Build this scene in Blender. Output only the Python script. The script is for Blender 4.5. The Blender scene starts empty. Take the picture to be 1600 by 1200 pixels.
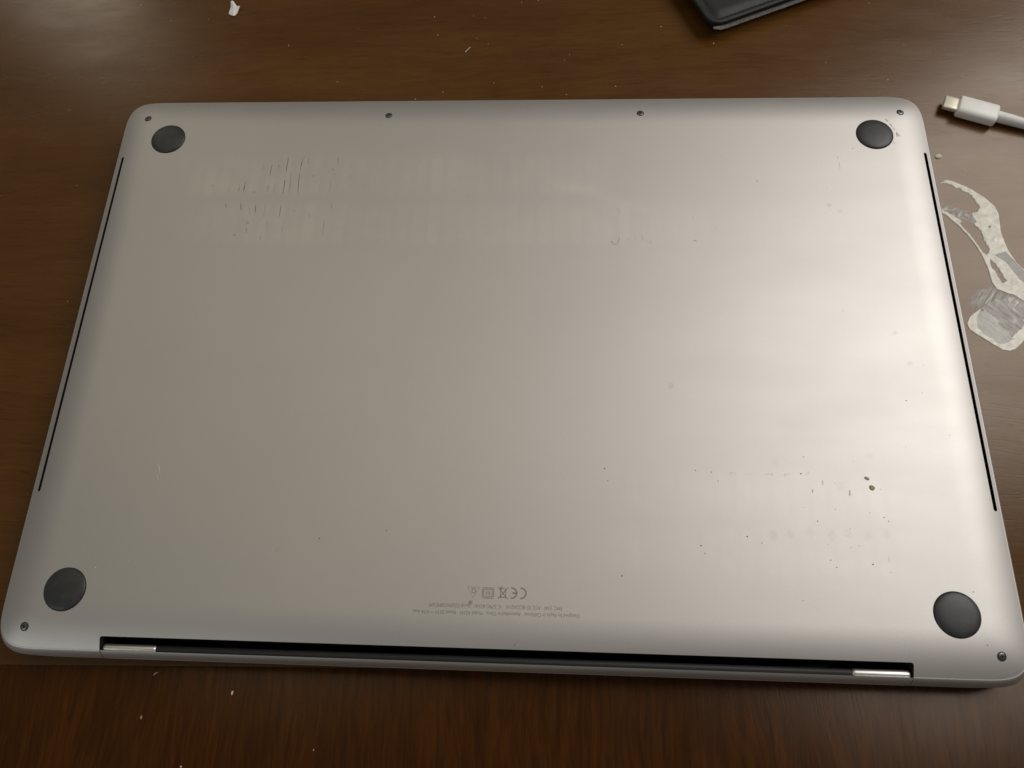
import bpy, bmesh, math, random
from mathutils import Vector, Matrix, Euler, noise

random.seed(7)
S = bpy.context.scene
COL = S.collection

# ------------------------------------------------------------------ camera
F_PX, CX, CY = 1168.2559, 780.0, 660.0          # focal length and principal point in photo pixels (1600 x 1200)
CAM_LOC = Vector((0.0146, -0.1306, 0.2788))
CAM_ROT = Euler((0.3511, 0.0471, 0.0340), 'XYZ')
cam_data = bpy.data.cameras.new('camera')
cam = bpy.data.objects.new('camera', cam_data)
COL.objects.link(cam)
cam.location, cam.rotation_euler = CAM_LOC, CAM_ROT
cam_data.sensor_width = 36.0
cam_data.lens = F_PX / 1600 * 36.0
cam_data.shift_x = (800 - CX) / 1600
cam_data.shift_y = (CY - 600) / 1600
cam_data.clip_start, cam_data.clip_end = 0.01, 50
S.camera = cam
CAM_M = CAM_ROT.to_matrix()

# ------------------------------------------------------------------ world, lamps, exposure
W = bpy.data.worlds.new('World'); S.world = W; W.use_nodes = True
bg = W.node_tree.nodes['Background']
bg.inputs[0].default_value = (0.84, 0.80, 0.72, 1); bg.inputs[1].default_value = 0.145

def area(name, loc, target, sx, sy, radiance, col):
    l = bpy.data.lights.new(name, 'AREA'); l.shape = 'RECTANGLE'
    l.size, l.size_y = sx, sy; l.color = col
    l.energy = radiance * math.pi * sx * sy
    o = bpy.data.objects.new(name, l); COL.objects.link(o)
    o.location = loc
    o.rotation_euler = (Vector(target) - Vector(loc)).to_track_quat('-Z', 'Y').to_euler()
    return o
area('window_light', (1.08, 0.58, 1.30), (0.05, 0.0, 0), 0.95, 1.05, 5.3, (1.0, 0.970, 0.945))
area('left_fill_light', (-0.52, 0.62, 1.72), (-0.1, 0.0, 0), 1.0, 0.6, 1.2, (1.0, 0.915, 0.68))  # added warm fill from overhead, placed to brighten the laptop's left half
area('table_patch_light', (-1.06, 1.19, 0.85), (-0.245, 0.19, 0), 0.20, 0.34, 3.4, (1.0, 0.95, 0.82))  # added lamp that makes the pale reflected patch on the far-left table
area('near_left_fill_light', (-1.05, -0.95, 0.75), (-0.1, -0.1, 0), 0.42, 0.5, 3.6, (0.93, 0.97, 1.0))  # added cool fill, unseen source, brightens the near-left corner and rim

vs = S.view_settings
vs.view_transform = 'Standard'; vs.look = 'None'; vs.exposure = 0.0; vs.gamma = 1.0; vs.use_curve_mapping = False

# ------------------------------------------------------------------ helpers
def at(u, v, z=0.0):
    """photo pixel -> point on the horizontal plane at height z (the plane of the thing it touches)"""
    d = CAM_M @ Vector(((u - CX) / F_PX, -(v - CY) / F_PX, -1.0))
    return CAM_LOC + d * ((z - CAM_LOC.z) / d.z)

def tag(o, label=None, cat=None, group=None, kind=None):
    for k, v in (('label', label), ('category', cat), ('group', group), ('kind', kind)):
        if v: o[k] = v
    return o

def empty(name, loc, rz=0.0):
    o = bpy.data.objects.new(name, None); COL.objects.link(o)
    o.location = loc; o.rotation_euler = (0, 0, rz); o.empty_display_size = 0.02
    return o

def link(name, me, mat=None, parent=None):
    o = bpy.data.objects.new(name, me); COL.objects.link(o)
    if mat and not me.materials: me.materials.append(mat)
    if parent: o.parent = parent
    return o

def mesh(name, verts, faces, smooth=False):
    me = bpy.data.meshes.new(name); me.from_pydata([tuple(v) for v in verts], [], faces); me.update()
    if smooth: me.polygons.foreach_set('use_smooth', [True] * len(me.polygons))
    return me

def bm_mesh(name, bm, smooth_angle=None):
    bmesh.ops.recalc_face_normals(bm, faces=bm.faces)
    if smooth_angle is not None:
        for f in bm.faces: f.smooth = True
        for e in bm.edges:
            if len(e.link_faces) == 2 and e.calc_face_angle(0) > smooth_angle: e.smooth = False
    me = bpy.data.meshes.new(name); bm.to_mesh(me); bm.free()
    return me

def loft(name, rings, cap=True, closed=True, smooth_angle=0.6):
    """rings: equal-length loops of points"""
    bm = bmesh.new(); R = [[bm.verts.new(p) for p in r] for r in rings]; n = len(R[0])
    for a, b in zip(R, R[1:]):
        for i in range(n if closed else n - 1):
            j = (i + 1) % n
            bm.faces.new((a[i], a[j], b[j], b[i]))
    if cap:
        bm.faces.new(R[0]); bm.faces.new(R[-1])
    return bm_mesh(name, bm, smooth_angle)

def mat_new(name):
    m = bpy.data.materials.new(name); m.use_nodes = True
    nt = m.node_tree
    return m, nt, nt.nodes['Principled BSDF']

class N:
    def __init__(s, nt): s.nt = nt
    def add(s, t, **kw):
        n = s.nt.nodes.new(t)
        for k, v in kw.items(): setattr(n, k, v)
        return n
    def noise(s, vec, scale, detail=4, rough=0.5, dist=0.0):
        n = s.add('ShaderNodeTexNoise'); n.inputs['Scale'].default_value = scale
        n.inputs['Detail'].default_value = detail; n.inputs['Roughness'].default_value = rough
        n.inputs['Distortion'].default_value = dist
        s.nt.links.new(vec, n.inputs['Vector']); return n.outputs['Fac']
    def mapping(s, vec, scale=(1, 1, 1), rot=(0, 0, 0), loc=(0, 0, 0)):
        n = s.add('ShaderNodeMapping'); n.inputs['Scale'].default_value = scale
        n.inputs['Rotation'].default_value = rot; n.inputs['Location'].default_value = loc
        s.nt.links.new(vec, n.inputs['Vector']); return n.outputs[0]
    def ramp(s, fac, stops):
        n = s.add('ShaderNodeValToRGB'); el = n.color_ramp.elements
        while len(el) < len(stops): el.new(0.5)
        for e, (p, c) in zip(el, stops):
            e.position = p; e.color = (c, c, c, 1) if isinstance(c, (int, float)) else (*c, 1)
        s.nt.links.new(fac, n.inputs[0]); return n.outputs[0]
    def mix(s, fac, a, b, blend='MIX'):
        n = s.add('ShaderNodeMix', data_type='RGBA', blend_type=blend)
        for sock, v in ((n.inputs[0], fac), (n.inputs[6], a), (n.inputs[7], b)):
            if hasattr(v, 'links'): s.nt.links.new(v, sock)
            else: sock.default_value = v if isinstance(v, (int, float)) else (*v, 1)
        return n.outputs[2]
    def rng(s, fac, a, b, lo=0.0, hi=1.0):
        n = s.add('ShaderNodeMapRange'); s.nt.links.new(fac, n.inputs[0])
        n.inputs[1].default_value, n.inputs[2].default_value = lo, hi
        n.inputs[3].default_value, n.inputs[4].default_value = a, b
        return n.outputs[0]
    def math(s, op, a, b):
        n = s.add('ShaderNodeMath', operation=op)
        for i, v in enumerate((a, b)):
            if hasattr(v, 'links'): s.nt.links.new(v, n.inputs[i])
            else: n.inputs[i].default_value = v
        return n.outputs[0]
    def bump(s, h, strength, dist, bsdf):
        n = s.add('ShaderNodeBump'); n.inputs['Strength'].default_value = strength
        n.inputs['Distance'].default_value = dist
        s.nt.links.new(h, n.inputs['Height']); s.nt.links.new(n.outputs[0], bsdf.inputs['Normal'])
    def obj(s): return s.add('ShaderNodeTexCoord').outputs['Object']
    def link(s, a, b): s.nt.links.new(a, b)

def plain(name, col, rough=0.5, metal=0.0, mottle=0.0, mscale=300.0, spec=None, bump=0.0):
    m, nt, b = mat_new(name); n = N(nt); c = n.obj()
    b.inputs['Metallic'].default_value = metal; b.inputs['Roughness'].default_value = rough
    if spec is not None: b.inputs['Specular IOR Level'].default_value = spec
    f = n.noise(c, mscale, 5, 0.6)
    lo = tuple(v * (1 - mottle) for v in col); hi = tuple(min(1, v * (1 + mottle)) for v in col)
    n.link(n.ramp(f, [(0.3, lo), (0.7, hi)]), b.inputs['Base Color'])
    n.link(n.rng(f, rough * 0.9, min(1, rough * 1.1)), b.inputs['Roughness'])
    if bump: n.bump(f, bump, 0.0003, b)
    return m

def decal(name, col, rough=0.6, attr='amount', patch=None, metal=0.0):
    """thin residue: the vertex attribute says how much of it lies there"""
    m, nt, b = mat_new(name); n = N(nt)
    b.inputs['Base Color'].default_value = (*col, 1); b.inputs['Roughness'].default_value = rough
    b.inputs['Metallic'].default_value = metal
    a = n.add('ShaderNodeAttribute', attribute_name=attr).outputs['Fac']
    if patch:
        f = n.ramp(n.noise(n.obj(), patch, 4, 0.6), [(0.35, 0.15), (0.65, 1.0)])
        a = n.math('MULTIPLY', a, f)
    n.link(a, b.inputs['Alpha'])
    return m

# ------------------------------------------------------------------ wood
def wood(name, cross=False):
    m, nt, b = mat_new(name); n = N(nt); c = n.obj()
    if cross: c = n.mapping(c, (1, 1, 1), (0, 0, math.radians(90)))
    warp = n.noise(n.mapping(c, (6, 14, 1)), 1.0, 3)
    sep = n.add('ShaderNodeSeparateXYZ'); n.link(c, sep.inputs[0])
    yy = n.math('ADD', sep.outputs[1], n.math('MULTIPLY', warp, 0.030))
    comb = n.add('ShaderNodeCombineXYZ'); n.link(sep.outputs[0], comb.inputs[0]); n.link(yy, comb.inputs[1])
    v = comb.outputs[0]
    broad = n.noise(n.mapping(v, (5, 42, 1)), 1.0, 4, 0.55)
    fine = n.noise(n.mapping(v, (38, 420, 1)), 1.0, 5, 0.65)
    pore = n.noise(n.mapping(v, (75, 1250, 1)), 1.0, 2, 0.5)
    blot = n.noise(c, 9.0, 3, 0.5)
    t = n.math('ADD', n.math('MULTIPLY', broad, 0.5), n.math('MULTIPLY', fine, 0.5))
    col = n.ramp(t, [(0.28, (0.060, 0.0220, 0.0026)), (0.50, (0.094, 0.0372, 0.0050)), (0.72, (0.126, 0.054, 0.0088))])
    col = n.mix(n.rng(blot, 0.0, 0.45, 0.35, 0.75), col, (0.070, 0.026, 0.0065))
    pm = n.ramp(pore, [(0.34, 1.0), (0.44, 0.0)])
    col = n.mix(n.math('MULTIPLY', pm, 0.35), col, (0.028, 0.012, 0.004))
    if cross:
        col = n.mix(1.0, col, (0.66, 0.52, 0.42), 'MULTIPLY')
        col = n.mix(n.rng(fine, 0.45, 1.0, 0.36, 0.62), (0.022, 0.0075, 0.0020), col)
    n.link(col, b.inputs['Base Color'])
    wear = n.noise(n.mapping(c, (14, 40, 1)), 1.0, 4, 0.6)
    n.link(n.rng(wear, 0.21, 0.31, 0.3, 0.7), b.inputs['Roughness'])
    b.inputs['Specular Tint'].default_value = (1.0, 0.88, 0.74, 1)
    b.inputs['Specular IOR Level'].default_value = 0.20 if cross else 0.50
    h = n.math('SUBTRACT', n.math('MULTIPLY', fine, 0.6), n.math('MULTIPLY', pm, 0.7))
    n.bump(h, 0.05, 0.0004, b)
    return m

_sa, _sb = at(0, 1038), at(250, 1040.5)
TABLE_ROT = math.atan2(_sb.y - _sa.y, _sb.x - _sa.x)
SEAM_Y = (Matrix.Rotation(-TABLE_ROT, 3, 'Z') @ _sa).y
def slab(name, x0, x1, y0, y1, z0, z1, bev):
    bm = bmesh.new()
    bmesh.ops.create_cube(bm, size=1)
    for v in bm.verts:
        v.co = Vector(((x0 + x1) / 2 + v.co.x * (x1 - x0), (y0 + y1) / 2 + v.co.y * (y1 - y0), (z0 + z1) / 2 + v.co.z * (z1 - z0)))
    bmesh.ops.bevel(bm, geom=bm.edges[:], offset=bev, segments=3, affect='EDGES', profile=0.5)
    return bm_mesh(name, bm, 0.7)
table = link('table_top', slab('table_top', -0.75, 0.75, SEAM_Y + 0.00002, 0.75, -0.028, 0, 0.00004), wood('walnut_veneer'))
table.rotation_euler.z = TABLE_ROT
tag(table, 'dark walnut veneer table top with horizontal grain under the laptop', None, None, 'structure')
bp = link('border_plank', slab('border_plank', -0.75, 0.75, SEAM_Y - 0.11, SEAM_Y - 0.00002, -0.028, 0, 0.00004), wood('walnut_cross_band', True), table)

# ------------------------------------------------------------------ laptop shape
HX, HY = 0.17895, 0.12295
RC, PW = 0.024, 4.5                    # depth of the curved margin, corner exponent
Z_SEAM, Z_RIM, D_RIM, Z_CREASE, Z_FLAT = 0.0052, 0.0090, 0.0024, 0.0129, 0.0158
D_FLAT = 0.0185

def depth(x, y):
    u = max(RC - (HX - abs(x)), 0.0); v = max(RC - (HY - abs(y)), 0.0)
    if u == 0 and v == 0: return RC
    return RC - (u ** PW + v ** PW) ** (1 / PW)
def grad_depth(x, y):
    e = 1e-5
    g = Vector(((depth(x + e, y) - depth(x - e, y)), (depth(x, y + e) - depth(x, y - e)), 0))
    return g.normalized() if g.length > 1e-12 else Vector((0, 0, 0))
def zprof(d):
    if d >= D_FLAT: return Z_FLAT
    if d <= D_RIM:
        t = max(0.0, d / D_RIM); return Z_RIM + (Z_CREASE - Z_RIM) * (1 - (1 - t) ** 1.7)
    t = (d - D_RIM) / (D_FLAT - D_RIM)
    return Z_CREASE + (Z_FLAT - Z_CREASE) * (1 - (1 - t) ** 2.25)
def hgt(x, y): return zprof(depth(x, y))
def slope(d):
    e = 2e-6; return (zprof(d + e) - zprof(d - e)) / (2 * e)
def nrm(x, y, d=None):
    d = depth(x, y) if d is None else d
    g = grad_depth(x, y); s = slope(d)
    return Vector((-g.x * s, -g.y * s, 1)).normalized()
def surf(x, y, lift=0.00004): return Vector((x, y, hgt(x, y) + lift))
def on_case(u, v):
    """photo pixel -> point on the bottom case"""
    z = Z_FLAT
    for _ in range(6):
        p = at(u, v, z); z = hgt(p.x, p.y)
    return p.x, p.y

def ring(d, z, hx=HX, hy=HY):
    pts = []; NC = 20; NL, NS = 56, 40
    r = RC - d
    for k, (sx, sy) in enumerate(((1, 1), (-1, 1), (-1, -1), (1, -1))):
        c = Vector((sx * (hx - RC), sy * (hy - RC)))
        for i in range(NC + 1):
            a = math.pi / 2 * i / NC
            ca, sa = abs(math.cos(a)) ** (2 / PW), abs(math.sin(a)) ** (2 / PW)
            if i == NC: ca = 0.0
            if i == 0: sa = 0.0
            if k % 2: ca, sa = sa, ca
            pts.append(Vector((c.x + sx * r * ca, c.y + sy * r * sa, z)))
        nx = ((-1, 1), (-1, -1), (1, -1), (1, 1))[k]
        c2 = Vector((nx[0] * (hx - RC), nx[1] * (hy - RC)))
        a = pts[-1]; b = Vector((c2.x + (0 if k % 2 == 0 else nx[0] * r), c2.y + (nx[1] * r if k % 2 == 0 else 0), z))
        m = NL if k % 2 == 0 else NS
        for i in range(1, m): pts.append(a.lerp(b, i / m))
    return pts

prof = [(0.0006, Z_SEAM), (0.0, Z_SEAM + 0.0005), (0.0, Z_RIM)]
prof += [(D_RIM * (i / 6) ** 1.3, zprof(D_RIM * (i / 6) ** 1.3)) for i in range(1, 7)]
prof += [(D_RIM + (D_FLAT - D_RIM) * i / 22, zprof(D_RIM + (D_FLAT - D_RIM) * i / 22)) for i in range(1, 23)]
case_me = loft('bottom_case', [ring(d, z) for d, z in prof])

# materials of the laptop
def aluminium(name, col, rough):
    m, nt, b = mat_new(name); n = N(nt); c = n.obj()
    b.inputs['Metallic'].default_value = 1.0
    big = n.noise(c, 16.0, 4, 0.6); grain = n.noise(c, 2200.0, 2, 0.5); smear = n.noise(n.mapping(c, (22, 60, 40), (0, 0, 0.5)), 1.0, 4, 0.55)
    t = n.math('ADD', n.math('MULTIPLY', big, 0.55), n.math('MULTIPLY', grain, 0.45))
    n.link(n.ramp(t, [(0.3, tuple(v * 0.965 for v in col)), (0.7, tuple(v * 1.03 for v in col))]), b.inputs['Base Color'])
    n.link(n.rng(smear, rough - 0.012, rough + 0.012, 0.3, 0.7), b.inputs['Roughness'])
    n.bump(grain, 0.10, 0.0001, b)
    return m
ALU = (0.60, 0.575, 0.543)
M_ALU = aluminium('space_grey_aluminium', ALU, 0.55)
M_LID = aluminium('lid_aluminium', (0.60, 0.585, 0.56), 0.45)
M_BLACK = plain('black_cavity', (0.006, 0.006, 0.007), 0.7, mottle=0.2)
M_HINGE = plain('hinge_plastic', (0.012, 0.012, 0.013), 0.6, mottle=0.15)
M_CAP = aluminium('hinge_cap_metal', (0.74, 0.71, 0.67), 0.45)

laptop = empty('laptop', (0, 0, 0))
tag(laptop, 'closed silver grey laptop lying upside down on the dark table, bottom case up', 'laptop')

# cut the hinge opening and the two side vents out of the bottom case
NX, NY0 = 0.1383, -0.1160
def stadium(cx, y0, y1, w, z0, z1, name):
    r = w / 2; loop = []
    for i in range(9): a = math.pi * i / 8; loop.append((cx + r * math.cos(a), y1 - r + r * math.sin(a)))
    for i in range(9): a = math.pi + math.pi * i / 8; loop.append((cx + r * math.cos(a), y0 + r + r * math.sin(a)))
    return loft(name, [[Vector((x, y, z)) for x, y in loop] for z in (z0, z1)], smooth_angle=None)
def notch_cutter():
    r = 0.0009; loop = [(NX, -0.14), (NX, NY0 - r)]
    loop += [(NX - r + r * math.cos(a), NY0 - r + r * math.sin(a)) for a in (i * math.pi / 12 for i in range(1, 7))]
    loop += [(-x, y) for x, y in reversed(loop)]
    return loft('cut', [[Vector((x, y, z)) for x, y in loop] for z in (0.003, 0.03)], smooth_angle=None)
VENT = {-1: (-0.17385, 0.0895, -0.0645, 0.00125), 1: (0.17445, 0.0902, -0.0642, 0.0015)}
tmp = link('tmp_case', case_me, M_ALU)
cutters = [link('tmp_cut', notch_cutter(), M_BLACK)]
for s, (vx, y1, y0, w) in VENT.items():
    cutters.append(link('tmp_cut', stadium(vx, y0, y1, w, 0.0085, 0.02, 'cut'), M_BLACK))
for c in cutters:
    md = tmp.modifiers.new('b', 'BOOLEAN'); md.operation = 'DIFFERENCE'; md.solver = 'EXACT'; md.object = c; md.material_mode = 'TRANSFER'
bpy.context.view_layer.update()
dg = bpy.context.evaluated_depsgraph_get()
me = bpy.data.meshes.new_from_object(tmp.evaluated_get(dg), depsgraph=dg)
me.name = 'bottom_case'
for o in cutters + [tmp]: bpy.data.objects.remove(o, do_unlink=True)
me.polygons.foreach_set('use_smooth', [True] * len(me.polygons))
black_idx = [i for i, m in enumerate(me.materials) if m and m.name.startswith('black')]
normals = []
for p in me.polygons:
    cut = p.material_index in black_idx
    for li in p.loop_indices:
        co = me.vertices[me.loops[li].vertex_index].co
        if cut or p.center.z < Z_SEAM + 0.0001: normals.append(p.normal.copy()); continue
        q = co.lerp(p.center, 0.02); d = depth(co.x, co.y)
        if p.center.z < Z_RIM: g = grad_depth(q.x, q.y); normals.append(-g if g.length else p.normal.copy()); continue
        inner = depth(p.center.x, p.center.y) > D_RIM
        d = max(d, D_RIM + 3e-6) if inner else min(d, D_RIM - 3e-6)
        n_ = nrm(co.x, co.y, max(d, 3e-6))
        normals.append(n_ if n_.dot(p.normal) > 0.3 else p.normal.copy())
me.normals_split_custom_set(normals)
case = link('bottom_case', me, None, laptop)

# lid (the display half, underneath), gasket between the halves
lid_prof = [(0.0026, 0.0), (0.0009, 0.0004), (0.0001, 0.0014), (0.0, 0.0025), (0.0, 0.0042), (0.0005, 0.0047)]
link('lid', loft('lid', [ring(d, z) for d, z in lid_prof]), M_LID, laptop)
link('gasket', loft('gasket', [ring(0.0018, 0.0046), ring(0.0018, 0.0053)]), M_BLACK, laptop)
def rbox(name, x0, x1, y0, y1, z0, z1, bev, seg=3): return slab(name, x0, x1, y0, y1, z0, z1, bev)
lip = [(-0.1206, 0.0045), (-0.1228, 0.0045)] + [(-HY + d, zprof(d) - 0.0001) for d in (0.00002, 0.0003, 0.0007, 0.0012, 0.0018, 0.00225)] + [(-0.1206, 0.0122)]
link('hinge_lip', loft('hinge_lip', [[Vector((x, y, z)) for y, z in lip] for x in (-NX + 0.00022, NX - 0.00012)], smooth_angle=0.5), M_ALU, laptop)
link('hinge_well', rbox('hinge_well', -NX + 0.0002, NX - 0.0002, -0.1205, -0.1162, 0.0048, 0.0053, 0.0001), M_BLACK, laptop)
def barrel(x0, x1, r, y, z, name, taper=0.0):
    rings = []
    for x, k in ((x0, 0.72), (x0 + taper * 0.4, 0.93), (x0 + taper, 1.0), (x1 - taper, 1.0), (x1 - taper * 0.4, 0.93), (x1, 0.72)):
        rings.append([Vector((x, y + r * k * math.cos(a), z + r * k * math.sin(a))) for a in (2 * math.pi * i / 20 for i in range(20))])
    return loft(name, rings)
link('hinge_cover', barrel(-0.1186, 0.1190, 0.0013, -0.1197, 0.0110, 'hinge_cover', 0.0003), M_HINGE, laptop)
link('hinge_cap', barrel(-0.1377, -0.1187, 0.0014, -0.1197, 0.0111, 'hinge_cap', 0.0010), M_CAP, laptop)
link('hinge_cap', barrel(0.1191, 0.1379, 0.0014, -0.1197, 0.0111, 'hinge_cap', 0.0010), M_CAP, laptop)
for s, (vx, y1, y0, w) in VENT.items():
    link('vent_slot', stadium(vx, y0 + 0.0002, y1 - 0.0002, w - 0.0003, 0.0080, 0.0098, 'vent_slot'), M_BLACK, laptop)

# rubber feet
def rubber():
    m, nt, b = mat_new('foot_rubber'); n = N(nt); c = n.obj()
    dust = n.noise(c, 260.0, 6, 0.65); fine = n.noise(c, 2600.0, 3, 0.6)
    t = n.math('MULTIPLY', n.ramp(dust, [(0.50, 0.0), (0.85, 0.8)]), n.rng(fine, 0.2, 1.0, 0.3, 0.7))
    n.link(n.mix(t, (0.026, 0.027, 0.027), (0.085, 0.086, 0.082)), b.inputs['Base Color'])
    b.inputs['Roughness'].default_value = 0.44; b.inputs['Specular IOR Level'].default_value = 0.5
    n.bump(fine, 0.15, 0.0002, b)
    return m
M_RUB = rubber()
FR = 0.0075
def foot(px, py, k):
    x, y = on_case(px, py)
    nn = nrm(x, y); base = Vector((x, y, hgt(x, y)))
    rot = Vector((0, 0, 1)).rotation_difference(nn).to_matrix()
    rings = []
    for r, z in ((1.0, -0.0009), (1.0, 0.00005), (0.985, 0.00028), (0.93, 0.00050), (0.75, 0.00074), (0.5, 0.00090), (0.2, 0.00097), (0.04, 0.00098)):
        rings.append([rot @ Vector((FR * r * math.cos(a), FR * r * math.sin(a), z)) for a in (2 * math.pi * i / 56 for i in range(56))])
    o = link('rubber_foot', loft('rubber_foot', rings, smooth_angle=0.9), M_RUB, laptop)
    o.location = base
    g = []
    for r, z in ((FR * 1.0, 0.00002), (FR * 1.028, 0.00005)):
        g.append([rot @ Vector((r * math.cos(a), r * math.sin(a), z)) for a in (2 * math.pi * i / 56 for i in range(56))])
    link('foot_gap', loft('foot_gap', g, cap=False), M_BLACK, o)
for k, (px, py) in enumerate(((263, 217.5), (1366.5, 210), (101.5, 920.5), (1495.5, 960.5))): foot(px, py, k)

# screws with a five-lobed socket
M_SCREW = plain('screw_steel', (0.17, 0.165, 0.155), 0.42, 1.0, 0.25, 900)
M_RING = plain('screw_recess', (0.020, 0.019, 0.018), 0.6, 0.0)
def disc_rings(rs, n, rot, fn=None):
    return [[rot @ Vector((r * (fn(a) if fn else 1) * math.cos(a), r * (fn(a) if fn else 1) * math.sin(a), z)) for a in (2 * math.pi * i / n for i in range(n))] for r, z in rs]
for px, py in ((231.5, 185.5), (607.5, 180.5), (1000.5, 177), (1406.5, 175.5), (38, 979), (1565.5, 1026)):
    x, y = on_case(px, py); nn = nrm(x, y)
    rot = Vector((0, 0, 1)).rotation_difference(nn).to_matrix() @ Matrix.Rotation(random.uniform(0, 2), 3, 'Z')
    o = link('screw', loft('screw', disc_rings(((0.00125, -0.001), (0.00125, 0.00012), (0.00105, 0.00022), (0.0006, 0.00026)), 28, rot), smooth_angle=0.5), M_SCREW, laptop)
    o.location = (x, y, hgt(x, y))
    link('screw_recess', loft('screw_recess', disc_rings(((0.00124, 0.00003), (0.00158, 0.00004)), 28, rot), cap=False), M_RING, o)
    lobe = lambda a: 1 + 0.22 * math.cos(5 * a)
    link('socket', loft('socket', disc_rings(((0.00050, 0.00015), (0.00050, 0.00028)), 30, rot, lobe)), M_BLACK, o)

# ------------------------------------------------------------------ print on the case
M_PRINT = decal('laser_print', (0.10, 0.095, 0.088), 0.6)
def set_amount(me, vals):
    a = me.attributes.new('amount', 'FLOAT', 'POINT')
    a.data.foreach_set('value', [vals] * len(me.vertices) if isinstance(vals, (int, float)) else vals)

def ribbon_geo(pts, w, V, Fc, lift=0.00004, closed=False, to=surf):
    """flat stroke along a polyline given in case coordinates"""
    P = [Vector((p[0], p[1])) for p in pts]; n = len(P); base = len(V)
    for i, p in enumerate(P):
        a = P[i - 1] if (i or closed) else P[i]; b = P[(i + 1) % n] if (i < n - 1 or closed) else P[i]
        t = (b - a); t = t.normalized() if t.length > 1e-9 else Vector((1, 0)); m = Vector((-t.y, t.x)) * w / 2
        if w > 0 and not closed and i in (0, n - 1) and n > 2: m *= 0.6
        for q in (p + m, p - m): V.append(to(q.x, q.y, lift))
    for i in range(n if closed else n - 1):
        j = (i + 1) % n
        Fc.append((base + 2 * i, base + 2 * i + 1, base + 2 * j + 1, base + 2 * j))

def text_part(body, centre, width):
    cu = bpy.data.curves.new('txt', 'FONT'); cu.body = body; cu.size = 1.0; cu.align_x = 'CENTER'; cu.resolution_u = 3
    o = bpy.data.objects.new('txt', cu); COL.objects.link(o); bpy.context.view_layer.update()
    dg = bpy.context.evaluated_depsgraph_get()
    me = bpy.data.meshes.new_from_object(o.evaluated_get(dg)); bpy.data.objects.remove(o, do_unlink=True)
    xs = [v.co.x for v in me.vertices]; k = width / (max(xs) - min(xs)); mx = (max(xs) + min(xs)) / 2
    for v in me.vertices:
        x = centre[0] - (v.co.x - mx) * k; y = centre[1] - (v.co.y - 0.33) * k * 1.25
        v.co = surf(x, y)
    me.materials.clear(); set_amount(me, 0.46)
    for p in me.polygons: p.material_index = 0
    return link('printed_text', me, M_PRINT, laptop)
def mid(a, b): p, q = on_case(*a), on_case(*b); return ((p[0] + q[0]) / 2, (p[1] + q[1]) / 2), math.dist(p, q)
c1, w1 = mid((905, 964), (645, 954)); c2, w2 = mid((878, 951.5), (671, 944))
text_part('Designed by Apple in California   Assembled in China   Model A2141   Rated 20.5V ⎓ 4.7A max', c1, w1)
text_part('EMC 3347   FCC ID BCGA2141   IC 579C-A2141   Serial C02FH1S4MD6M', c2, w2)

def symbol(px, py, strokes, size, amount=0.45, w=0.00032):
    """strokes in a unit box (reading direction); the print is upside down to the camera"""
    cx, cy = on_case(px, py); V, Fc = [], []
    for st, cl in strokes:
        ribbon_geo([(cx - u * size, cy - v * size) for u, v in st], w, V, Fc, closed=cl)
    me = mesh('printed_symbol', V, Fc); set_amount(me, amount * 0.75)
    return link('printed_symbol', me, M_PRINT, laptop)
arc = lambda cx, cy, r, a0, a1, n=14: [(cx + r * math.cos(math.radians(a0 + (a1 - a0) * i / n)), cy + r * math.sin(math.radians(a0 + (a1 - a0) * i / n))) for i in range(n + 1)]
symbol(814, 927, [(arc(0, 0, 0.5, 80, 280), False), (arc(0.92, 0, 0.5, 80, 280), False), ([(0.45, 0), (0.86, 0)], False)], 0.0035, 0.5, 0.00055)
symbol(786, 927, [([(-0.42, 0.5), (0.42, -0.5)], False), ([(0.42, 0.5), (-0.42, -0.5)], False), ([(-0.3, 0.34), (0.3, 0.34)], False),
                  ([(-0.26, 0.3), (-0.18, -0.4), (0.18, -0.4), (0.26, 0.3)], False), (arc(0.16, -0.45, 0.09, 0, 340, 8), True)], 0.0040, 0.5)
rr = []
for sx, sy, a0 in ((1, 1, 0), (-1, 1, 90), (-1, -1, 180), (1, -1, 270)): rr += [(0.52 * sx - 0.14 * sx + 0.14 * math.cos(math.radians(a0 + i * 30)), 0.46 * sy - 0.14 * sy + 0.14 * math.sin(math.radians(a0 + i * 30))) for i in range(4)]
symbol(762.5, 926.5, [(rr, True), ([(u * 0.74, v * 0.70) for u, v in rr], True), ([(-0.14, -0.16), (-0.14, 0.17), (0.02, 0.12), (-0.14, 0.02), (0.03, -0.1), (-0.14, -0.16)], False), ([(0.12, -0.16), (0.12, 0.16)], False)], 0.0038, 0.42)
symbol(739.5, 925, [([(-0.56, -0.46), (0.56, -0.46), (0, 0.52)], True), (arc(0.0, -0.14, 0.22, 60, 330), False), ([(-0.05, -0.14), (0.06, -0.26), (0.16, 0.06)], False)], 0.0038, 0.40)

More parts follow.
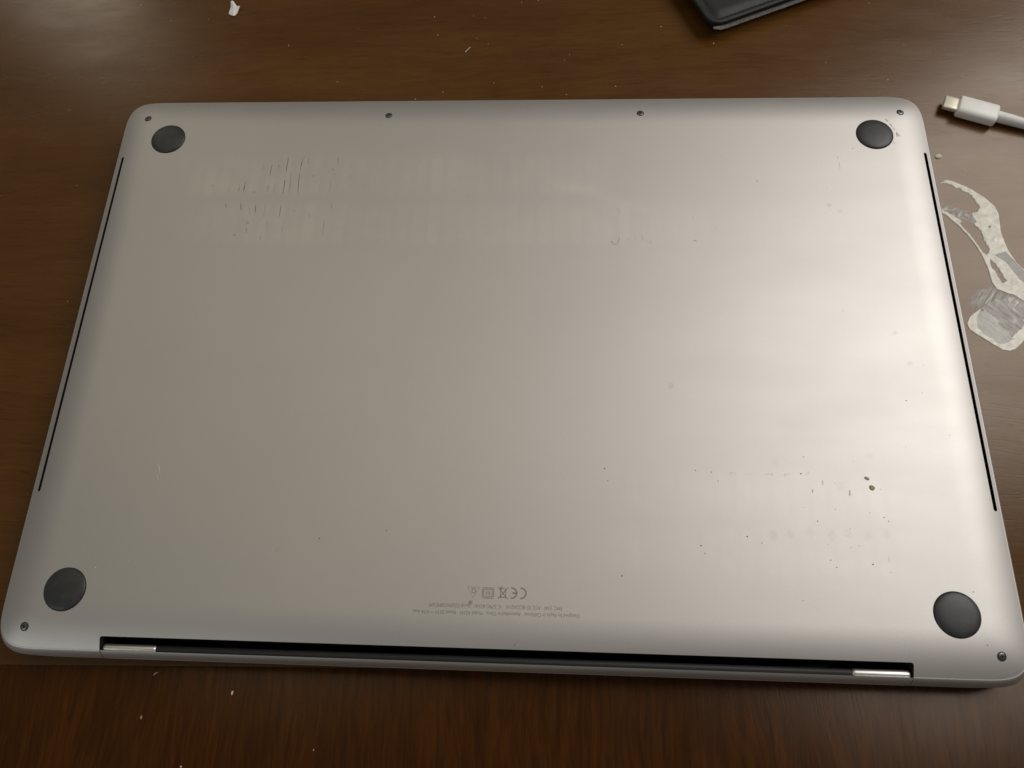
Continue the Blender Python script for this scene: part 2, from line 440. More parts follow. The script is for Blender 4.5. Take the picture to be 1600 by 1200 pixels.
# ------------------------------------------------------------------ residue, scratches and smears on the case
def skin(name, col, patch):
    m = aluminium(name, ALU, 0.55); n = N(m.node_tree); b = m.node_tree.nodes['Principled BSDF']
    old = b.inputs['Base Color'].links[0].from_socket
    a = n.add('ShaderNodeAttribute', attribute_name='amount').outputs['Fac']
    f = n.ramp(n.noise(n.obj(), patch, 4, 0.6), [(0.35, 0.15), (0.65, 1.0)])
    n.link(n.mix(n.math('MULTIPLY', a, f), old, col), b.inputs['Base Color'])
    return m
def residue(m):
    """four rows of faint slot-shaped residue left on the case by a ribbed mat"""
    n = N(m.node_tree); b = m.node_tree.nodes['Principled BSDF']; old = b.inputs['Base Color'].links[0].from_socket
    co = n.obj(); sep = n.add('ShaderNodeSeparateXYZ'); n.link(co, sep.inputs[0]); X, Y = sep.outputs[0], sep.outputs[1]
    wob = n.noise(co, 90.0, 4, 0.6)
    Xw = n.math('ADD', X, n.math('MULTIPLY', n.math('SUBTRACT', wob, 0.5), 0.0016))
    Yw = n.math('ADD', Y, n.math('MULTIPLY', n.math('SUBTRACT', wob, 0.5), 0.0040))
    ph = n.math('DIVIDE', n.math('ADD', Xw, 0.2), 0.0066)
    tri = n.math('ABSOLUTE', n.math('SUBTRACT', n.math('FRACT', ph, 0.0), 0.5), 0.0)
    bar = n.rng(tri, 1.0, 0.0, 0.24, 0.40)
    wn = n.add('ShaderNodeTexWhiteNoise', noise_dimensions='1D'); n.link(n.math('FLOOR', ph, 0.0), wn.inputs['W'])
    bar = n.math('MULTIPLY', n.math('MULTIPLY', bar, n.rng(wn.outputs['Value'], 0.25, 1.0)), n.rng(n.noise(co, 150.0, 3, 0.6), 0.25, 1.0, 0.38, 0.6))
    band = lambda src, lo, hi, soft: n.math('MULTIPLY', n.rng(src, 0.0, 1.0, lo - soft, lo + soft), n.rng(src, 1.0, 0.0, hi - soft, hi + soft))
    haze = n.rng(n.noise(co, 32.0, 4, 0.6), 0.0, 1.0, 0.38, 0.66)
    total = None
    for (y0, y1, x0, x1, ab, ah) in ((0.0682, 0.0880, -0.143, 0.035, 0.085, 0.08), (0.0440, 0.0625, -0.132, 0.080, 0.085, 0.06), (0.0440, 0.0640, 0.084, 0.150, 0.03, 0.03),
                                     (-0.0690, -0.0520, 0.046, 0.142, 0.055, 0.03), (-0.0895, -0.0735, 0.040, 0.144, 0.055, 0.03)):
        row = n.math('MULTIPLY', band(Yw, y0, y1, 0.0018), band(Xw, x0, x1, 0.012))
        t = n.math('MULTIPLY', row, n.math('ADD', n.math('MULTIPLY', bar, ab), n.math('MULTIPLY', haze, ah)))
        total = t if total is None else n.math('ADD', total, t)
    # one broad pale wipe running obliquely across the far rows
    L = n.mapping(co, (1, 1, 1), (0, 0, math.radians(21)), (0, 0, 0)); sl = n.add('ShaderNodeSeparateXYZ'); n.link(L, sl.inputs[0])
    (wx0, wy0), (wx1, wy1) = on_case(862, 282), on_case(1015, 330)
    rot = lambda x, y: (x * math.cos(math.radians(21)) - y * math.sin(math.radians(21)), x * math.sin(math.radians(21)) + y * math.cos(math.radians(21)))
    (a0, b0), (a1, b1) = rot(wx0, wy0), rot(wx1, wy1)
    wipe = n.math('MULTIPLY', band(sl.outputs[0], min(a0, a1), max(a0, a1), 0.006), band(sl.outputs[1], (b0 + b1) / 2 - 0.0022, (b0 + b1) / 2 + 0.0022, 0.0016))
    total = n.math('ADD', total, n.math('MULTIPLY', wipe, 0.07))
    n.link(n.mix(total, old, (0.95, 0.89, 0.76)), b.inputs['Base Color'])
residue(M_ALU)

M_DARK = decal('dark_grime', (0.035, 0.030, 0.022), 0.8)
V, Fc, A = [], [], []
def scr(x0, y0, x1, y1, amt=0.5, w=0.00030, o=(280, 220, 2.963)):
    p, q = on_case(o[0] + x0 / o[2], o[1] + y0 / o[2]), on_case(o[0] + x1 / o[2], o[1] + y1 / o[2])
    n = 6; pts = []
    for i in range(n + 1):
        t = i / n; pts.append((p[0] + (q[0] - p[0]) * t + random.uniform(-1, 1) * 0.00007, p[1] + (q[1] - p[1]) * t))
    k = len(V); ribbon_geo(pts, w, V, Fc, 0.000022 + 0.0000003 * (k // 14 % 80))
    ph = random.uniform(0, 9)
    for i in range(k, len(V)): A.append(max(0.04, amt * (0.65 + 0.7 * noise.noise(Vector((i * 0.7, ph, 0))))))
for s in ((275,235,282,205),(298,235,306,190,.75),(410,235,412,205),(420,160,430,112,.75),(437,240,443,200,.35),(460,128,462,110,.6),
          (481,245,490,180,.8),(495,145,505,78,.7),(510,240,518,150,.3),(549,243,557,150,.6),(560,140,572,80,.6),(597,105,598,80,.4),(733,105,738,75,.5),
          (697,235,703,190,.35),(215,290,218,310,.8),(285,290,288,322,.8),(325,340,327,310,.3),(353,295,354,333,.6),(390,355,400,300,.3),(462,355,473,295,.6),
          (603,355,603,335,.45),(705,290,706,313,.5),(310,425,312,405,.5),(375,460,376,440,.5),(475,425,477,395,.35),(665,430,670,370,.35),(530,330,534,320,.3),(405,420,408,370,.25),
          (572,78,585,74,.25),(388,140,392,115,.25),(795,122,798,112,.3),(787,180,790,150,.2),(230,215,228,235,.2),(853,215,857,200,.25)):
    scr(*s[:4], amt=(s[4] if len(s) > 4 else 0.5))
Z3 = (820, 220, 2.963)
for s in ((398,460,408,478,.45),(408,478,420,481,.4),(420,481,433,472,.35),(433,472,438,443,.4),(470,457,485,458,.25),(510,440,515,460,.2),(540,430,548,462,.25),(562,462,580,474,.25),(580,474,590,458,.2),
          (786,458,795,468,.4),(1455,95,1460,135,.3),(1448,70,1450,84,.3),(435,315,438,332,.25),(778,350,780,365,.2)):
    scr(*s[:4], amt=s[4], o=Z3)
Z4 = (920, 710, 3.077)
for s in ((1123,125,1125,148,.3),(1255,172,1255,200,.4),(1075,168,1076,184,.4),(1040,95,1065,90,.1),(938,105,945,95,.14),(945,95,968,95,.12),(676,105,684,85,.10),(684,85,706,98,.09),(742,98,790,92,.05),(848,96,880,92,.09),(1440,490,1446,520,.15)):
    scr(*s[:4], amt=s[4], o=Z4, w=0.0005)
for s in ((1383,186,1388,190,.5),(1390,193,1394,198,.5),(1395,199,1398,203,.45),(1401,206,1402,214,.5),(1403,209,1406,213,.4),(1396,222,1398,225,.3)):
    scr(*s[:4], amt=s[4], o=(0, 0, 1), w=0.0005)
dk = mesh('scratch_marks', V, Fc); set_amount(dk, A)
tag(link('scratch_marks', dk, M_DARK, laptop), 'fine dark scratches and scuffs on the case', kind='stuff')

# soft grey smudges
M_SMUDGE = skin('grey_smudge', (0.22, 0.21, 0.185), 700.0)
V, Fc, A = [], [], []
def blob(px, py, rx, ry, amt):
    cx, cy = on_case(px, py); base = len(V); lift = 0.000006 + 0.0000004 * (len(V) // 29); V.append(surf(cx, cy, lift)); A.append(amt)
    for q, s in ((0.55, 0.75), (1.0, 0.0)):
        for i in range(14):
            a = 2 * math.pi * i / 14; k = q * (1 + 0.25 * noise.noise(Vector((px + math.cos(a), py + math.sin(a), 0))))
            x, y = cx + rx * k * math.cos(a), cy + ry * k * math.sin(a); V.append(surf(x, y, lift)); A.append(amt * s)
    for i in range(14):
        j = (i + 1) % 14; Fc.append((base, base + 1 + i, base + 1 + j)); Fc.append((base + 1 + i, base + 15 + i, base + 15 + j, base + 1 + j))
blob(1049, 603, 0.0016, 0.0016, 0.35)
for u, v, a in ((888,385,.5),(970,380,.4),(1065,372,.4),(1168,388,.55),(1245,380,.5),(1343,392,.35),(1436,386,.4),(900,40,.2),(1210,150,.25),(1350,5,.3)): blob(920 + u / 3.077, 710 + v / 3.077, 0.0017, 0.0020, a * 0.40)
for u, v, a in ((620,162,.9),(720,157,.7),(712,133,.5),(255,435,.9),(315,380,.6),(345,237,.9),(155,207,.4)): blob(280 + u / 2.963, 220 + v / 2.963, 0.0008, 0.0006, a)
for u, v in ((735, 942),): blob(u, v, 0.0010, 0.0012, 0.9)
for u, v in ((433, 858), (1422, 568), (1398, 520), (1296, 320), (1312, 330)): blob(u, v, 0.0014, 0.0012, 0.3)
sg = mesh('smudges', V, Fc); set_amount(sg, A)
tag(link('smudges', sg, M_SMUDGE, laptop), 'small grey smudges on the case', kind='stuff')

# bare worn nicks along the case edges
M_BARE = aluminium('bare_metal_nick', (0.85, 0.84, 0.80), 0.35)
V, Fc = [], []
for px, py, k in ((286, 171.5, 1.3), (293, 175, .9), (318, 170, .8), (332, 174, .7), (268, 166.5, .6), (300, 166, .6), (345, 169, .5), (420, 168, .5), (482, 167, .6), (631, 170, .6), (824, 168, .9), (858, 163, .5), (26, 952, .6), (18, 936, .6), (41, 872, .7), (34, 905, .5), (262, 176, .5), (1302, 162, .5), (1240, 162, .4)):
    x, y = on_case(px, py); base = len(V)
    for i in range(6):
        a = 2 * math.pi * i / 6; r = 0.00045 * k * random.uniform(0.6, 1.3)
        V.append(surf(x + r * math.cos(a), y + r * math.sin(a), 0.00002))
    Fc.append(tuple(range(base, base + 6)))
ribbon_geo([on_case(247.5, 724), on_case(249, 732), on_case(250, 740)], 0.00026, V, Fc, 0.00002)
ribbon_geo([on_case(246, 742), on_case(246.5, 750)], 0.00014, V, Fc, 0.00002)
tag(link('edge_nicks', mesh('edge_nicks', V, Fc), M_BARE, laptop), 'bright worn nicks along the case edge', kind='stuff')

# ------------------------------------------------------------------ specks and crumbs (loose things)
def lump(name, rx, ry, rz, seed, sub=1):
    bm = bmesh.new(); bmesh.ops.create_icosphere(bm, subdivisions=sub, radius=1)
    for v in bm.verts:
        k = 1 + 0.45 * noise.noise(v.co * 1.4 + Vector((seed * 3.1, seed, 0)))
        v.co = Vector((v.co.x * rx * k, v.co.y * ry * k, max(v.co.z * k, -0.75) * rz))
    zmin = min(v.co.z for v in bm.verts)
    for v in bm.verts: v.co.z -= zmin
    return bm_mesh(name, bm, 0.9)
M_DIRT = plain('dark_dirt', (0.055, 0.050, 0.042), 0.85, mottle=0.3, mscale=2000)
M_DUST = plain('pale_dust', (0.62, 0.58, 0.50), 0.8, mottle=0.2, mscale=2000)
M_TAN = plain('tan_crumb', (0.42, 0.27, 0.13), 0.8, mottle=0.3, mscale=2000)
M_HERB = plain('greenish_crumb', (0.36, 0.32, 0.21), 0.85, mottle=0.75, mscale=1100)
dirt = [lump('dirt_speck', 1, 1, 0.6, s) for s in range(4)]
for m_ in dirt: m_.materials.append(M_DIRT)
pale = [lump('dust_speck', 1, 1, 0.6, s + 9) for s in range(4)]
for m_ in pale: m_.materials.append(M_DUST)
tan = lump('crumb', 1, 1, 0.6, 21); tan.materials.append(M_TAN)
def grain(name, me, x, y, z, r, el=1.0, rz=None):
    o = bpy.data.objects.new(name, me); COL.objects.link(o); o.location = (x, y, z)
    o.scale = (r * el, r, r); o.rotation_euler = (0, 0, random.uniform(0, 6.28) if rz is None else rz); return o
case_specks = [(920 + u / 3.077, 710 + v / 3.077, r) for u, v, r in ((77,68,4),(92,127,3),(513,77,3),(590,85,3.4),(622,128,3),(882,97,2.6),(1020,93,4),(1055,85,2),(1037,254,2),(1100,321,3.2),(1186,264,2),
     (1183,139,2),(1273,33,2),(1033,12,3),(1420,303,3),(1442,321,3),(1352,281,2),(762,395,4),(832,426,3),(540,438,4),(558,475,3),(160,584,4),(1163,509,3),(1193,543,3),(1367,528,4),(1452,568,2),(1257,358,2),(1300,440,2.4),(1150,433,2),(1262,448,2),(1402,168,2))]
case_specks += [(1416, 626, 3.6), (1443, 570, 2), (1484, 680, 2), (1415, 698, 2.2), (1441, 614, 2), (1183, 283, 3.6), (499, 841, 4), (604, 829, 3.6), (1120, 357, 2.4), (1085, 376, 2.6), (1332, 232, 3), (1284, 256, 2), (1292, 294, 2), (1317, 486, 2.4), (1543, 1008, 2.6), (804, 1008, 3), (732, 304, 2.4), (1521, 925, 3), (1137, 250, 2), (1288, 333, 2)]
def near(px, py, marks, far):
    d, t = min((math.hypot(px - u, py - v) / r, t) for t, u, v, r in marks)
    return t if d < 1 else far
CASE_MARKS = [('near the two greenish crumbs', 1358, 755, 70), ('beside the printed symbols and small text', 775, 942, 190), ('near a rubber foot', 263, 217, 70), ('near a rubber foot', 1366, 210, 70), ('near a rubber foot', 101, 920, 110), ('near a rubber foot', 1495, 960, 80),
              ('beside a long side vent slot', 1470, 560, 110), ('beside a long side vent slot', 1505, 690, 100), ('among the dark scratches', 430, 310, 170), ('among faint slot marks toward the hinge', 1180, 800, 190), ('among faint slot marks toward the hinge', 1300, 860, 150)]
TABLE_MARKS = [('near the wallet', 1110, 60, 130), ('near the torn paper scrap', 360, 20, 160), ('near the charging cable plug', 1490, 140, 130), ('beside the dried spill', 1510, 300, 90), ('beside the dried spill', 1520, 540, 60), ('near the short lint fibre beyond the laptop', 732, 78, 80), ('on its cross-grain border', 400, 1180, 260)]
for i, (px, py, r) in enumerate(case_specks):
    x, y = on_case(px, py)
    tag(grain('dirt_speck', dirt[i % 4], x, y, hgt(x, y) - 0.00001, r * 0.000056 + 0.00001), 'tiny dark dirt speck on the laptop case ' + near(px, py, CASE_MARKS, 'away from marks and feet'), 'speck', 'dark specks on the laptop')
for i, (px, py, r) in enumerate(((149, 887, 4), (201, 876, 3), (603, 285, 3), (1014, 502, 2.4), (313, 803, 3), (408, 839, 2.6), (498, 759, 2.2), (512, 819, 2.2), (181, 845, 2.2), (1255, 938, 2.2), (975, 1012, 2.4), (1040, 1047, 3))):
    x, y = on_case(px, py)
    if py > 1030: x, y, z = *at(px, py, 0.0118).xy, 0.0118
    else: z = hgt(x, y) - 0.00001
    tag(grain('dust_speck', pale[i % 4], x, y, z, r * 0.000066 + 0.00002), 'tiny pale dust speck on the laptop case ' + near(px, py, CASE_MARKS, 'away from marks and feet'), 'speck', 'pale specks on the laptop')
for px, py, r, el, lab in ((1354.5, 747.5, 0.00050, 1.8, 'smaller flat greenish crumb on the laptop beside a larger one'), (1362.5, 762, 0.00085, 1.2, 'larger brownish green crumb on the laptop among dark specks')):
    x, y = on_case(px, py); me_ = lump('crumb', 1, 1, 0.3, px, 2); me_.materials.append(M_HERB)
    tag(grain('crumb', me_, x, y, hgt(x, y) - 0.00002, r, el, -0.5), lab, 'crumb')
table_specks = [(679,27,4),(684,55,3),(763,69,3),(527,128,3),(890,86,3),(882,94,2),(962,135,3),(885,148,3),(847,136,3),(692,144,2.6),(772,130,3),(649,155,3),(972,70,2.6),(740,25,2),(758,28,2),(815,4,2.4),(841,1,3),(745,60,2),(560,45,2),
    (1033,42,4),(1115,68,4),(221,8,4.5),(326,30,3),(267,32,2.6),(234,66,3.4),(451,71,3),(87,122,2.4),(158,122,3.4),(107,172,2.2),(1387,125,4),(1502,121,4),(1468,97,2),(1523,262,3.4),(1505,267,2.4),(1512,272,2.4),(1467,275,2.6),(1521,539,4),(1513,543,2.6),(490,1172,3),(283,1198,5),(1412,70,2.2),(1290,98,2.2),(1228,40,2.4),(1358,5,2.6),(106,471,2.4),(120,290,2)]
for i, (px, py, r) in enumerate(table_specks):
    p = at(px, py)
    tag(grain('dust_speck', pale[i % 4], p.x, p.y, -0.00002, r * 0.000068 + 0.00001, random.uniform(0.8, 1.5)), 'tiny pale dust speck on the dark table ' + near(px, py, TABLE_MARKS, 'far from other loose things'), 'speck', 'pale specks on the table')
for px, py, r, el, rz, lab in ((363, 1083, 0.00038, 2.2, 1.4, 'pale rice-shaped crumb on the cross-grain table border'), (221, 1121, 0.00038, 1.8, 1.4, 'tan seed-shaped crumb on the cross-grain table border')):
    p = at(px, py); tag(grain('crumb', tan if 'tan' in lab else pale[0], p.x, p.y, -0.00003, r, el, rz), lab, 'crumb')
p = at(1466, 245); fl = lump('flake', 1, 1, 0.35, 41, 2); fl.materials.append(M_DUST)
tag(grain('flake', fl, p.x, p.y, -0.00002, 0.0011, 1.3, 0.6), 'small white flake on the table between laptop corner and dried spill', 'flake')
# lint fibre
def fibre(pts, r, lab):
    rings = []
    P = [at(u, v, r) for u, v in pts]
    for i, q in enumerate(P):
        t = (P[min(i + 1, len(P) - 1)] - P[max(i - 1, 0)]).normalized(); s = Vector((-t.y, t.x, 0))
        rings.append([q + s * r * math.cos(a) + Vector((0, 0, 1)) * r * math.sin(a) for a in (2 * math.pi * k / 8 for k in range(8))])
    tag(link('lint_fibre', loft('lint_fibre', rings), M_DUST), lab, 'fibre')
fibre([(727, 81.5), (730, 78), (733, 75.5), (735, 73.5)], 0.00016, 'short pale lint fibre on the table beyond the laptop')
fibre([(240, 1055), (243, 1052), (246, 1050.5)], 0.00013, 'short pale lint fibre on the cross-grain table border')

# ------------------------------------------------------------------ torn paper scrap
def paper_scrap():
    out = [(361, 12), (361.5, 5), (364, 3.6), (366, 4.6), (369, 8.5), (371, 10.5), (376, 12.6), (374.5, 15.5), (371, 21), (367.5, 25), (365, 26.8), (361, 24.6), (357.6, 22.4), (359.5, 19.5)]
    P = [at(u, v) for u, v in out]; c = sum(P, Vector()) / len(P)
    bm = bmesh.new()
    zs = [0.0004, 0.0012, 0.0016, 0.0014, 0.0008, 0.0003, 0.0016, 0.0011, 0.0002, 0.0003, 0.0009, 0.0004, 0.0002, 0.0010]
    lo = [bm.verts.new((p.x - c.x, p.y - c.y, z * 0.7)) for p, z in zip(P, zs)]
    hi = [bm.verts.new(((p.x - c.x) * 0.97, (p.y - c.y) * 0.97, z * 0.7 + 0.00022)) for p, z in zip(P, zs)]
    cl = bm.verts.new((0, 0, 0.0004)); ch = bm.verts.new((0.0002, -0.0002, 0.0013))
    n = len(P)
    for i in range(n):
        j = (i + 1) % n
        bm.faces.new((hi[i], hi[j], ch)); bm.faces.new((lo[j], lo[i], cl)); bm.faces.new((lo[i], lo[j], hi[j], hi[i]))
    o = link('paper_scrap', bm_mesh('paper_scrap', bm), plain('white_paper', (0.80, 0.78, 0.74), 0.8, mottle=0.04)); o.location = (c.x, c.y, 0)
    tag(o, 'small torn white paper scrap on the table', 'paper scrap')
paper_scrap()

# ------------------------------------------------------------------ dried spill
def pip(x, y, poly):
    c = False; j = len(poly) - 1
    for i in range(len(poly)):
        xi, yi = poly[i]; xj, yj = poly[j]
        if (yi > y) != (yj > y) and x < (xj - xi) * (y - yi) / (yj - yi) + xi: c = not c
        j = i
    return c
def sdf(x, y, poly):
    m = 1e9; j = len(poly) - 1
    for i in range(len(poly)):
        ax, ay = poly[j]; bx, by = poly[i]; dx, dy = bx - ax, by - ay
        t = max(0, min(1, ((x - ax) * dx + (y - ay) * dy) / (dx * dx + dy * dy + 1e-12)))
        m = min(m, math.hypot(x - ax - dx * t, y - ay - dy * t)); j = i
    return m if pip(x, y, poly) else -m
# outlines read off the photograph in enlarged pixels (3.75 x, origin 1400,260)
SP_MAIN = [(250,102),(290,79),(330,86),(400,113),(470,150),(530,190),(580,235),(603,280),(610,340),(620,400),(640,450),(670,510),(705,560),(760,612),(800,680),(810,800),(750,792),(690,757),(640,742),(590,722),(560,682),(540,612),(510,542),(470,472),(420,407),(360,347),(300,295),(235,255),(228,170)]
SP_HOLES = [[(225,110),(285,96),(340,122),(400,148),(440,168),(462,200),(488,238),(478,264),(440,278),(400,262),(350,245),(290,228),(225,215)],
            [(372,330),(410,312),(455,338),(498,380),(520,440),(548,490),(530,515),(505,500),(470,450),(420,395)],
            [(548,548),(565,556),(600,600),(645,672),(620,682),(585,620),(550,575)]]
SP_THIN = [(235,215),(330,240),(400,262),(440,275),(470,330),(400,330),(350,300),(300,270),(235,240)]
SP_GREY = [(575,520),(640,500),(760,620),(800,720),(720,660),(640,560)]
SP_LOW = [(413,920),(428,880),(468,848),(505,820),(600,770),(700,760),(820,800),(830,960),(770,1000),(735,1040),(700,1072),(665,1084),(620,1077),(560,1042),(480,992),(430,960)]
SP_LOWGLASS = [(480,866),(520,840),(600,920),(690,1010),(660,1030),(600,1040),(520,985),(470,950)]
SP_LOWSMEAR = [(540,850),(620,790),(830,800),(800,880),(720,960),(680,1000),(600,920)]
SP_BRUSH = [(425,830),(430,770),(490,715),(560,695),(640,742),(760,790),(800,850),(640,850),(520,822),(470,845)]
def nz(x, y, s, o=0): return noise.fractal(Vector((x * s, y * s, o)), 1.0, 2.0, 4)
def spill_density(x, y):
    w = 7 * nz(x, y, 0.02, 3); xx, yy = x + w, y + 7 * nz(x, y, 0.02, 8)
    ragx, ragy = x + 6 * nz(x, y, 0.05, 1), y + 6 * nz(x, y, 0.05, 2)
    s = sdf(xx * 0.35 + x * 0.65, yy * 0.35 + y * 0.65, SP_MAIN); d = 0.0
    if s > 0:
        d = 0.82 + 0.12 * nz(x, y, 0.03, 5) + 0.10 * math.exp(-s / 10)
        for k, h in enumerate(SP_HOLES):
            hs = sdf(ragx, ragy, h)
            if hs > -9: d = min(d, max(0.0, 0.02 + (0.10 if k == 0 else 0.0) * max(0, nz(x, y, 0.02, 7)) - (hs - 5) * 0.09 + 0.25 * nz(x, y, 0.07, 14))) if hs < 8 else 0.02
        if pip(ragx, ragy, SP_THIN): d = min(d, max(0.12, 0.38 + 0.5 * nz(x, y, 0.05, 9)))
        if s < 14 and x < 560 and y > 245: d = max(d, 0.82)
        if sdf(x, y, SP_GREY) > 0: d *= 0.62
        d *= min(1, s / 3.5)
    s = sdf(xx * 0.3 + x * 0.7, yy * 0.3 + y * 0.7, SP_LOW)
    if s > 0:
        e = 0.86 + 0.1 * nz(x, y, 0.03, 4)
        if y < 868 and x > 490 + 12 * nz(x, y, 0.03, 5): e = max(0.10, 0.46 + 0.32 * nz(x * 0.6 - y * 0.8, (x + y) * 0.15, 0.06, 2))
        if pip(xx, yy, SP_LOWGLASS): e = 0.66 + 0.07 * nz(x - y, (x + y) * 0.2, 0.05, 6)
        if pip(ragx, ragy, SP_LOWSMEAR): e = max(0.12, 0.48 + 0.32 * nz(x * 0.6 - y * 0.8, (x + y) * 0.15, 0.06, 2))
        d = max(d, e * min(1, s / 4))
    b = sdf(ragx, ragy, SP_BRUSH)
    if b > -8: d = max(d, max(0.0, 0.42 + 0.6 * nz(x + y * 0.7, (y - x * 0.5) * 0.25, 0.05, 11)) * min(1, max(0, (b + 8) / 30)))
    for cx, cy, r in ((582, 430, 12), (547, 355, 7)): 
        q = math.hypot(x - cx, y - cy)
        if q < r: d = 1.25 if r > 8 else 0.25
    return d
def spill():
    step = 3.0; nx, ny = int((830 - 220) / step), int((1095 - 65) / step)
    idx, V, A, Fc = {}, [], [], []
    D = [[spill_density(220 + i * step, 65 + j * step) for i in range(nx + 1)] for j in range(ny + 1)]
    def vid(i, j):
        if (i, j) not in idx:
            p = at(1400 + (220 + i * step) / 3.75, 260 + (65 + j * step) / 3.75); d = D[j][i]
            idx[(i, j)] = len(V); V.append((p.x, p.y, 0.00003 + 0.00022 * min(d, 1.3))); A.append(max(0.0, min(0.96, d)))
        return idx[(i, j)]
    for j in range(ny):
        for i in range(nx):
            if max(D[j][i], D[j][i + 1], D[j + 1][i], D[j + 1][i + 1]) > 0.03:
                Fc.append((vid(i, j + 1), vid(i + 1, j + 1), vid(i + 1, j), vid(i, j)))
    me = mesh('dried_spill', V, Fc, True); set_amount(me, A)
    m, nt, b = mat_new('dried_spill'); n = N(nt)
    a = n.add('ShaderNodeAttribute', attribute_name='amount').outputs['Fac']
    f = n.noise(n.obj(), 420.0, 5, 0.65)
    col = n.ramp(a, [(0.15, (0.52, 0.52, 0.50)), (0.55, (0.60, 0.60, 0.57)), (0.8, (0.88, 0.84, 0.71)), (1.0, (0.92, 0.88, 0.77))])
    n.link(col, b.inputs['Base Color']); b.inputs['Roughness'].default_value = 0.35
    n.link(n.math('MULTIPLY', a, n.rng(f, 0.86, 1.06, 0.3, 0.6)), b.inputs['Alpha'])
    n.bump(f, 0.12, 0.0004, b)
    tag(link('dried_spill', me, m), 'dried cream coloured glue-like spill on the table beside the laptop', 'spill')
spill()

# ------------------------------------------------------------------ charging cable
M_WHITE = plain('white_plastic', (0.88, 0.87, 0.83), 0.38, mottle=0.03, mscale=200)
M_SLEEVE = plain('cable_rubber', (0.82, 0.81, 0.78), 0.5, mottle=0.05, mscale=200)
M_PLUG = plain('plug_metal', (0.93, 0.87, 0.71), 0.42, 0.55, 0.05, 400)
a_, b_ = at(1496.5, 165, 0.0030), at(1565, 183.5, 0.0030)
ang = math.atan2(b_.y - a_.y, b_.x - a_.x); LEN = 0.0168
cable = empty('charging_cable', (a_.x, a_.y, 0), ang)
tag(cable, 'white charging cable with metal plug end lying on the table beside laptop corner', 'cable')
def sect(x, w, h, zc, p=3.2, n=36):
    out = []
    for i in range(n):
        t = 2 * math.pi * i / n; c, s = math.cos(t), math.sin(t)
        out.append(Vector((x, w / 2 * math.copysign(abs(c) ** (2 / p), c), zc + h / 2 * math.copysign(abs(s) ** (2 / p), s))))
    return out
ZC = 0.0029
HW, HH = 0.0100, 0.0056
link('plug_housing', loft('plug_housing', [sect(0, HW * 0.9, HH * 0.84, ZC), sect(0.0003, HW * 0.975, HH * 0.955, ZC), sect(0.0010, HW, HH, ZC), sect(LEN - 0.0010, HW, HH, ZC), sect(LEN - 0.0003, HW * 0.97, HH * 0.94, ZC), sect(LEN, HW * 0.86, HH * 0.78, ZC)], smooth_angle=0.8), M_WHITE, cable)
shell = [sect(0.0003, 0.0070, 0.0023, ZC, 5), sect(-0.0056, 0.0070, 0.0023, ZC, 5), sect(-0.0060, 0.0066, 0.0019, ZC, 5), sect(-0.0060, 0.0060, 0.0013, ZC, 5), sect(-0.0020, 0.0060, 0.0013, ZC, 5)]
link('connector_shell', loft('connector_shell', shell, smooth_angle=0.7), M_PLUG, cable)
path = [(LEN - 0.0004, 0, ZC, 0.0048), (LEN + 0.006, 0.0002, ZC - 0.0001, 0.0046), (LEN + 0.014, 0.0003, 0.0026, 0.0042), (LEN + 0.022, 0.0000, 0.0022, 0.0038), (LEN + 0.04, -0.0012, 0.0018, 0.0036), (LEN + 0.08, -0.009, 0.0018, 0.0036), (LEN + 0.12, -0.028, 0.0018, 0.0036)]
rings = []
for i, (x, y, z, d) in enumerate(path):
    q0, q1 = path[max(i - 1, 0)], path[min(i + 1, len(path) - 1)]
    t = Vector((q1[0] - q0[0], q1[1] - q0[1], 0)).normalized(); s = Vector((-t.y, t.x, 0))
    rings.append([Vector((x, y, z)) + s * d / 2 * math.cos(k * math.pi / 10) + Vector((0, 0, d / 2 * math.sin(k * math.pi / 10))) for k in range(20)])
link('cable_sleeve', loft('cable_sleeve', rings), M_SLEEVE, cable)

# ------------------------------------------------------------------ wallet
def leather(name, col, rough):
    m, nt, b = mat_new(name); n = N(nt); c = n.obj()
    v = n.add('ShaderNodeTexVoronoi'); v.inputs['Scale'].default_value = 1500; n.link(c, v.inputs['Vector'])
    f = n.noise(c, 60, 5, 0.6)
    n.link(n.ramp(f, [(0.3, tuple(x * 0.8 for x in col)), (0.7, tuple(x * 1.3 for x in col))]), b.inputs['Base Color'])
    n.link(n.rng(f, rough - 0.06, rough + 0.08, 0.3, 0.7), b.inputs['Roughness'])
    n.bump(v.outputs['Distance'], 0.25, 0.0002, b)
    return m
M_LEATHER = leather('black_leather', (0.011, 0.010, 0.009), 0.55)
M_EDGE = plain('glint_edge', (0.78, 0.79, 0.76), 0.4, mottle=0.3, mscale=900, bump=0.3)  # pale grey colour stands in for the window's glint on black leather
M_THREAD = plain('dark_thread', (0.055, 0.050, 0.045), 0.7, mottle=0.2)
wr = math.radians(24.0)
wp = at(1114, 47.5, 0.0018)
wallet = empty('wallet', (wp.x, wp.y, 0), wr)
tag(wallet, 'black stitched leather wallet with pale glint painted along its lower edge on the table', 'wallet')
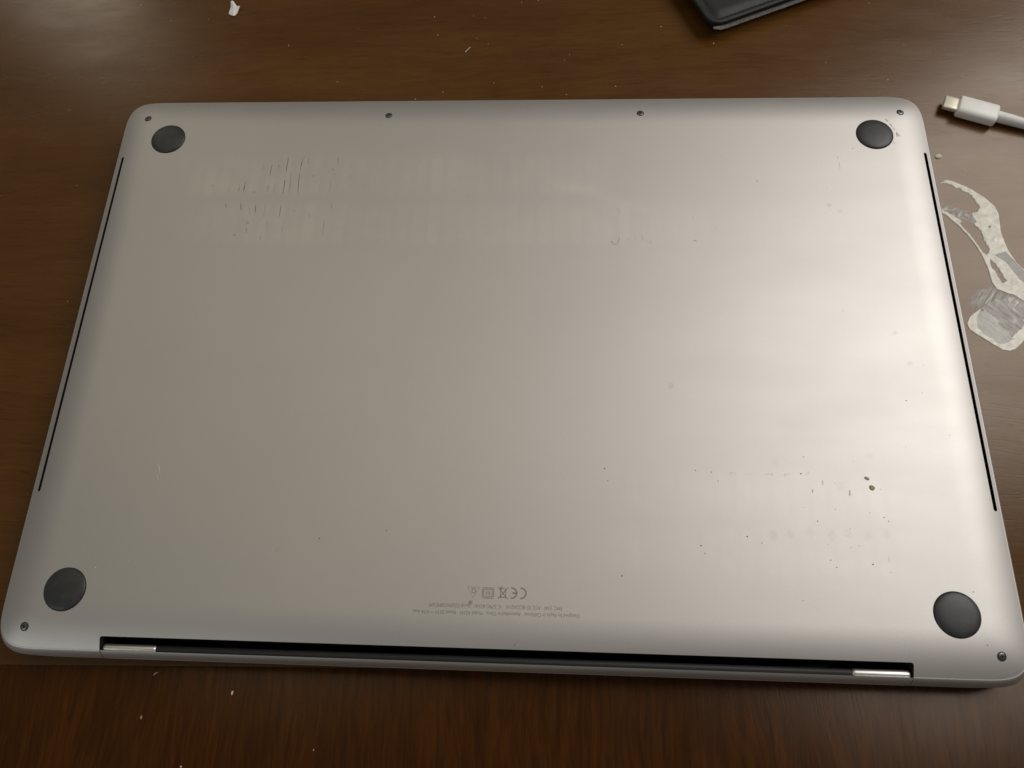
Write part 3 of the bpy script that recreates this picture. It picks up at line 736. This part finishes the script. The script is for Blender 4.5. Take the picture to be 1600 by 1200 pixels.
def panel(name, x0, y0, L, H, z0, z1, r, mat, edge=0.0006, puff=0.0):
    def loop(off, z):
        pts = []
        for sx, sy, a0 in ((1, 1, 0), (0, 1, 90), (0, 0, 180), (1, 0, 270)):
            cx = x0 + (L - r if sx else r); cy = y0 + (H - r if sy else r)
            for i in range(7):
                a = math.radians(a0 + 15 * i); pts.append(Vector((cx + (r - off) * math.cos(a), cy + (r - off) * math.sin(a), z)))
        return pts
    rings = [loop(edge, z0), loop(0, z0 + edge), loop(0, z1 - edge), loop(edge * 0.35, z1 - edge * 0.3), loop(edge, z1)]
    if puff: rings += [loop(0.0022, z1 - 0.00003), loop(0.0027, z1 - 0.00030), loop(0.0031, z1 - 0.00030), loop(0.0037, z1 + puff * 0.1), loop(0.0046, z1 + puff * 0.5), loop(0.0056, z1 + puff * 0.78), loop(0.0066, z1 + puff * 0.93), loop(0.00699, z1 + puff * 0.95)] if r > 0.0065 else []
    return link(name, loft(name, rings, smooth_angle=0.9), mat, wallet)
panel('back_cover', 0, 0, 0.115, 0.088, 0.0, 0.0034, 0.0042, M_LEATHER)
panel('inner_pocket', 0.0012, 0.0010, 0.112, 0.086, 0.0034, 0.0062, 0.0035, M_LEATHER)
fo = wallet.matrix_basis.inverted() @ at(1112.5, 40.5, 0.0088)
panel('front_cover', fo.x, fo.y, 0.114, 0.087, 0.0062, 0.0088, 0.0070, M_LEATHER, puff=0.0009)
# glint painted as a pale strip along the near side of the back cover
rings = []
for i in range(40):
    x = 0.0010 + 0.110 * i / 39; yy = 0.0003 + (0.0014 * max(0, 1 - i / 2.0) ** 2)
    w = 0.0011 * (1 + 0.12 * noise.noise(Vector((i * 0.9, 0, 0)))) * (0.5 if i == 0 else 1)
    rings.append([Vector((x, yy - 0.0007 + w * math.cos(k * math.pi / 6), 0.0021 + w * 1.1 * math.sin(k * math.pi / 6))) for k in range(12)])
link('glint_edge', loft('glint_edge', rings), M_EDGE, wallet)
def stitch_run(p0, p1):
    V, Fc = [], []; a, b = Vector(p0), Vector(p1); n = int((b - a).length / 0.0022); t = (b - a).normalized(); s = Vector((-t.y, t.x, 0))
    for i in range(n):
        c = a.lerp(b, (i + 0.5) / n); base = len(V)
        for dx, dz, ww in ((-0.0008, -0.0001, 0.00012), (-0.0004, 0.00025, 0.0002), (0.0004, 0.00025, 0.0002), (0.0008, -0.0001, 0.00012)):
            for sg in (-1, 1): V.append(c + t * dx + s * ww * sg + Vector((0, 0, dz)))
            V.append(c + t * dx + Vector((0, 0, dz + 0.00012)))
        for k in range(3):
            q = base + 3 * k; Fc.append((q, q + 3, q + 5, q + 2)); Fc.append((q + 2, q + 5, q + 4, q + 1))
    tag(link('stitching', mesh('stitching', V, Fc, True), M_THREAD, wallet), kind='stuff')
stitch_run((fo.x + 0.006, fo.y + 0.0028, 0.0086), (fo.x + 0.11, fo.y + 0.0028, 0.0086))
stitch_run((fo.x + 0.0028, fo.y + 0.006, 0.0086), (fo.x + 0.0028, fo.y + 0.08, 0.0086))
